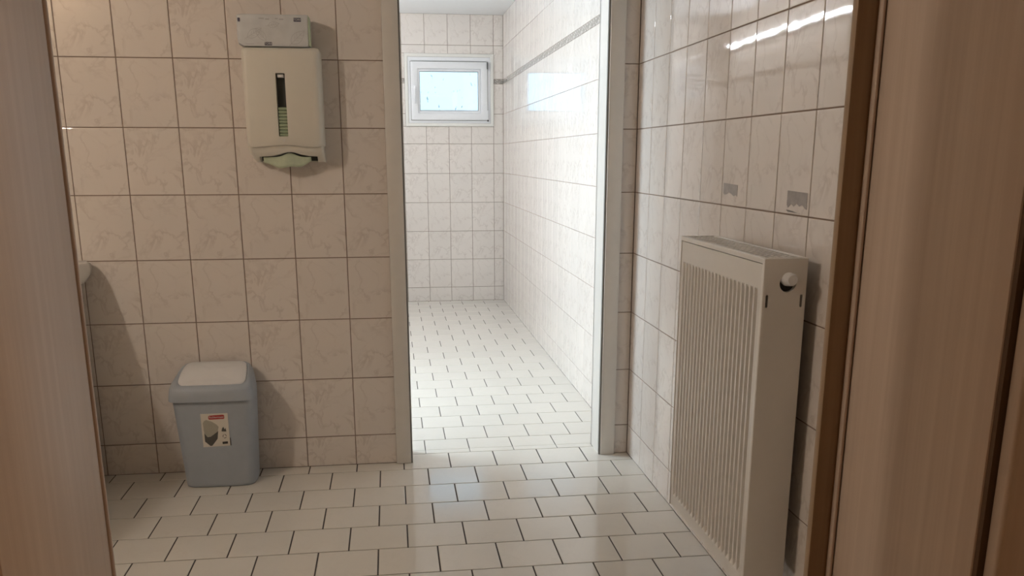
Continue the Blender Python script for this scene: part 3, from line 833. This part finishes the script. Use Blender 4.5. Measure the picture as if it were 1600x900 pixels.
# ------------------------------------------------------------------ washbasin counter, mirror and ceiling lamp of the front room (left of the view)
wb_ = empty('washbasin', (-0.30, -0.60, 0)); tag(wb_, 'rounded corner of a cream washbasin peeking past the left wooden frame', 'washbasin')
edge = [(0.022, -0.0008), (0.042, -0.030), (0.047, -0.075), (0.043, -0.120), (0.016, -0.244), (-0.045, -0.48), (-0.074, -0.58), (-0.104, -0.77), (-0.125, -0.96), (-0.140, -1.13), (-0.155, -1.24), (-0.20, -1.31), (-0.30, -1.34), (-0.50, -1.34), (-0.60, -1.31), (-0.66, -1.22), (-0.70, -0.96), (-0.74, -0.48), (-0.80, -0.0008)]
cxb, cyb = -0.36, -0.62
def ins(k, z, dy=0.0): return [(cxb+(x-cxb)*k, (cyb+(y-cyb)*k) if y < -0.001 else y, z) for x, y in edge]
bm = bmesh.new()
loft(bm, [ins(0.86, 0.785), ins(0.955, 0.800), ins(0.992, 0.826), ins(1.0, 0.846), ins(0.995, 0.866), ins(0.975, 0.874),
          [(cxb+(x-cxb)*0.78, cyb-0.03+(y-cyb)*0.74, 0.871) for x, y in edge], [(cxb+(x-cxb)*0.62, cyb-0.03+(y-cyb)*0.60, 0.805) for x, y in edge]])
auto_smooth(from_bm('basin', bm, M_CER, wb_), 45)
bm = bmesh.new()
loft(bm, [ins(0.86, 0.0), ins(0.86, 0.06), ins(0.90, 0.062), ins(0.90, 0.79)])
from_bm('cabinet', bm, M_RAD, wb_)
bm = bmesh.new(); tube(bm, [(-0.10, -0.05, 0.868), (-0.10, -0.05, 0.97), (-0.10, -0.07, 0.985), (-0.10, -0.17, 0.985), (-0.10, -0.19, 0.970)], 0.010, 10); auto_smooth(from_bm('tap', bm, M_CHROME, wb_))
mr = empty('wall_mirror', (-0.45, -0.005, 1.1)); tag(mr, 'rectangular mirror above the washbasin', 'mirror')
box('backing', -0.80, -0.12, -0.006, -0.0005, 1.10, 1.72, M_STEEL, mr); box('mirror_glass', -0.795, -0.125, -0.010, -0.0062, 1.105, 1.715, M_MIRROR, mr)
lm = empty('ceiling_lamp', (-0.85, -2.3, ZC)); tag(lm, 'round warm ceiling lamp at the left of the front room', 'lamp')
def dome(name, c, prof, mat, parent):
    bm = bmesh.new()
    loft(bm, [[(c[0]+r*math.cos(2*math.pi*k/28), c[1]+r*math.sin(2*math.pi*k/28), z) for k in range(28)] for r, z in prof])
    return auto_smooth(from_bm(name, bm, mat, parent))
dome('base', (-0.85, -2.3), ((0.07, ZC-0.001), (0.07, ZC-0.03)), M_PVC, lm)
dome('shade', (-0.85, -2.3), ((0.045, ZC-0.031), (0.055, ZC-0.07), (0.055, ZC-0.11), (0.040, ZC-0.14), (0.012, ZC-0.152)), M_TUBE_W, lm)
# tube lamp on the left wall of the far room, seen as a bright line in the tiles
tl = empty('tube_lamp', (XL2+0.03, 3.0, 2.14)); tag(tl, 'slim tube lamp high on the left wall of the far room', 'lamp')
box('housing', XL2+0.0005, XL2+0.035, 1.75, 4.05, 2.13, 2.17, M_PVC, tl, 0.003)
bm = bmesh.new(); tube(bm, [(XL2+0.052, 1.80, 2.150), (XL2+0.052, 4.0, 2.150)], 0.008, 12); auto_smooth(from_bm('tube', bm, M_TUBE_C, tl))
for y in (1.79, 4.01): box('tube_holder', XL2+0.033, XL2+0.068, y-0.01, y+0.01, 2.132, 2.168, M_PVC, tl)
# printed notice on the end wall, seen only as a reflection
nt_ = empty('notice_sheet', (0.52, YF, 1.74)); tag(nt_, 'white notice sheet with grey lines on the end wall', 'notice')
box('sheet', 0.40, 0.64, YF-0.002, YF-0.0005, 1.74, 2.04, M_PVC, nt_)
for k in range(4): box('printed_line', 0.43, 0.61-0.03*(k % 2), YF-0.0026, YF-0.0021, 1.93-0.035*k, 1.942-0.035*k, M_PICB, nt_)
# corridor lamp at left, plus an added one at right lighting the left lining
for lx, lab in ((-0.9, 'round warm corridor ceiling lamp left of the wooden doorway'), (2.75, 'added corridor lamp right of the wooden doorway, lightening its left lining')):
    cl = empty('corridor_lamp', (lx, -3.2, ZC-0.10)); tag(cl, lab, 'lamp', 'corridor lamps')
    dome('shade', (lx, -3.2), ((0.13, ZC-0.030), (0.125, ZC-0.06), (0.09, ZC-0.09), (0.04, ZC-0.10)), M_GLOBE, cl)
    dome('base', (lx, -3.2), ((0.14, ZC-0.001), (0.14, ZC-0.028)), M_PVC, cl)
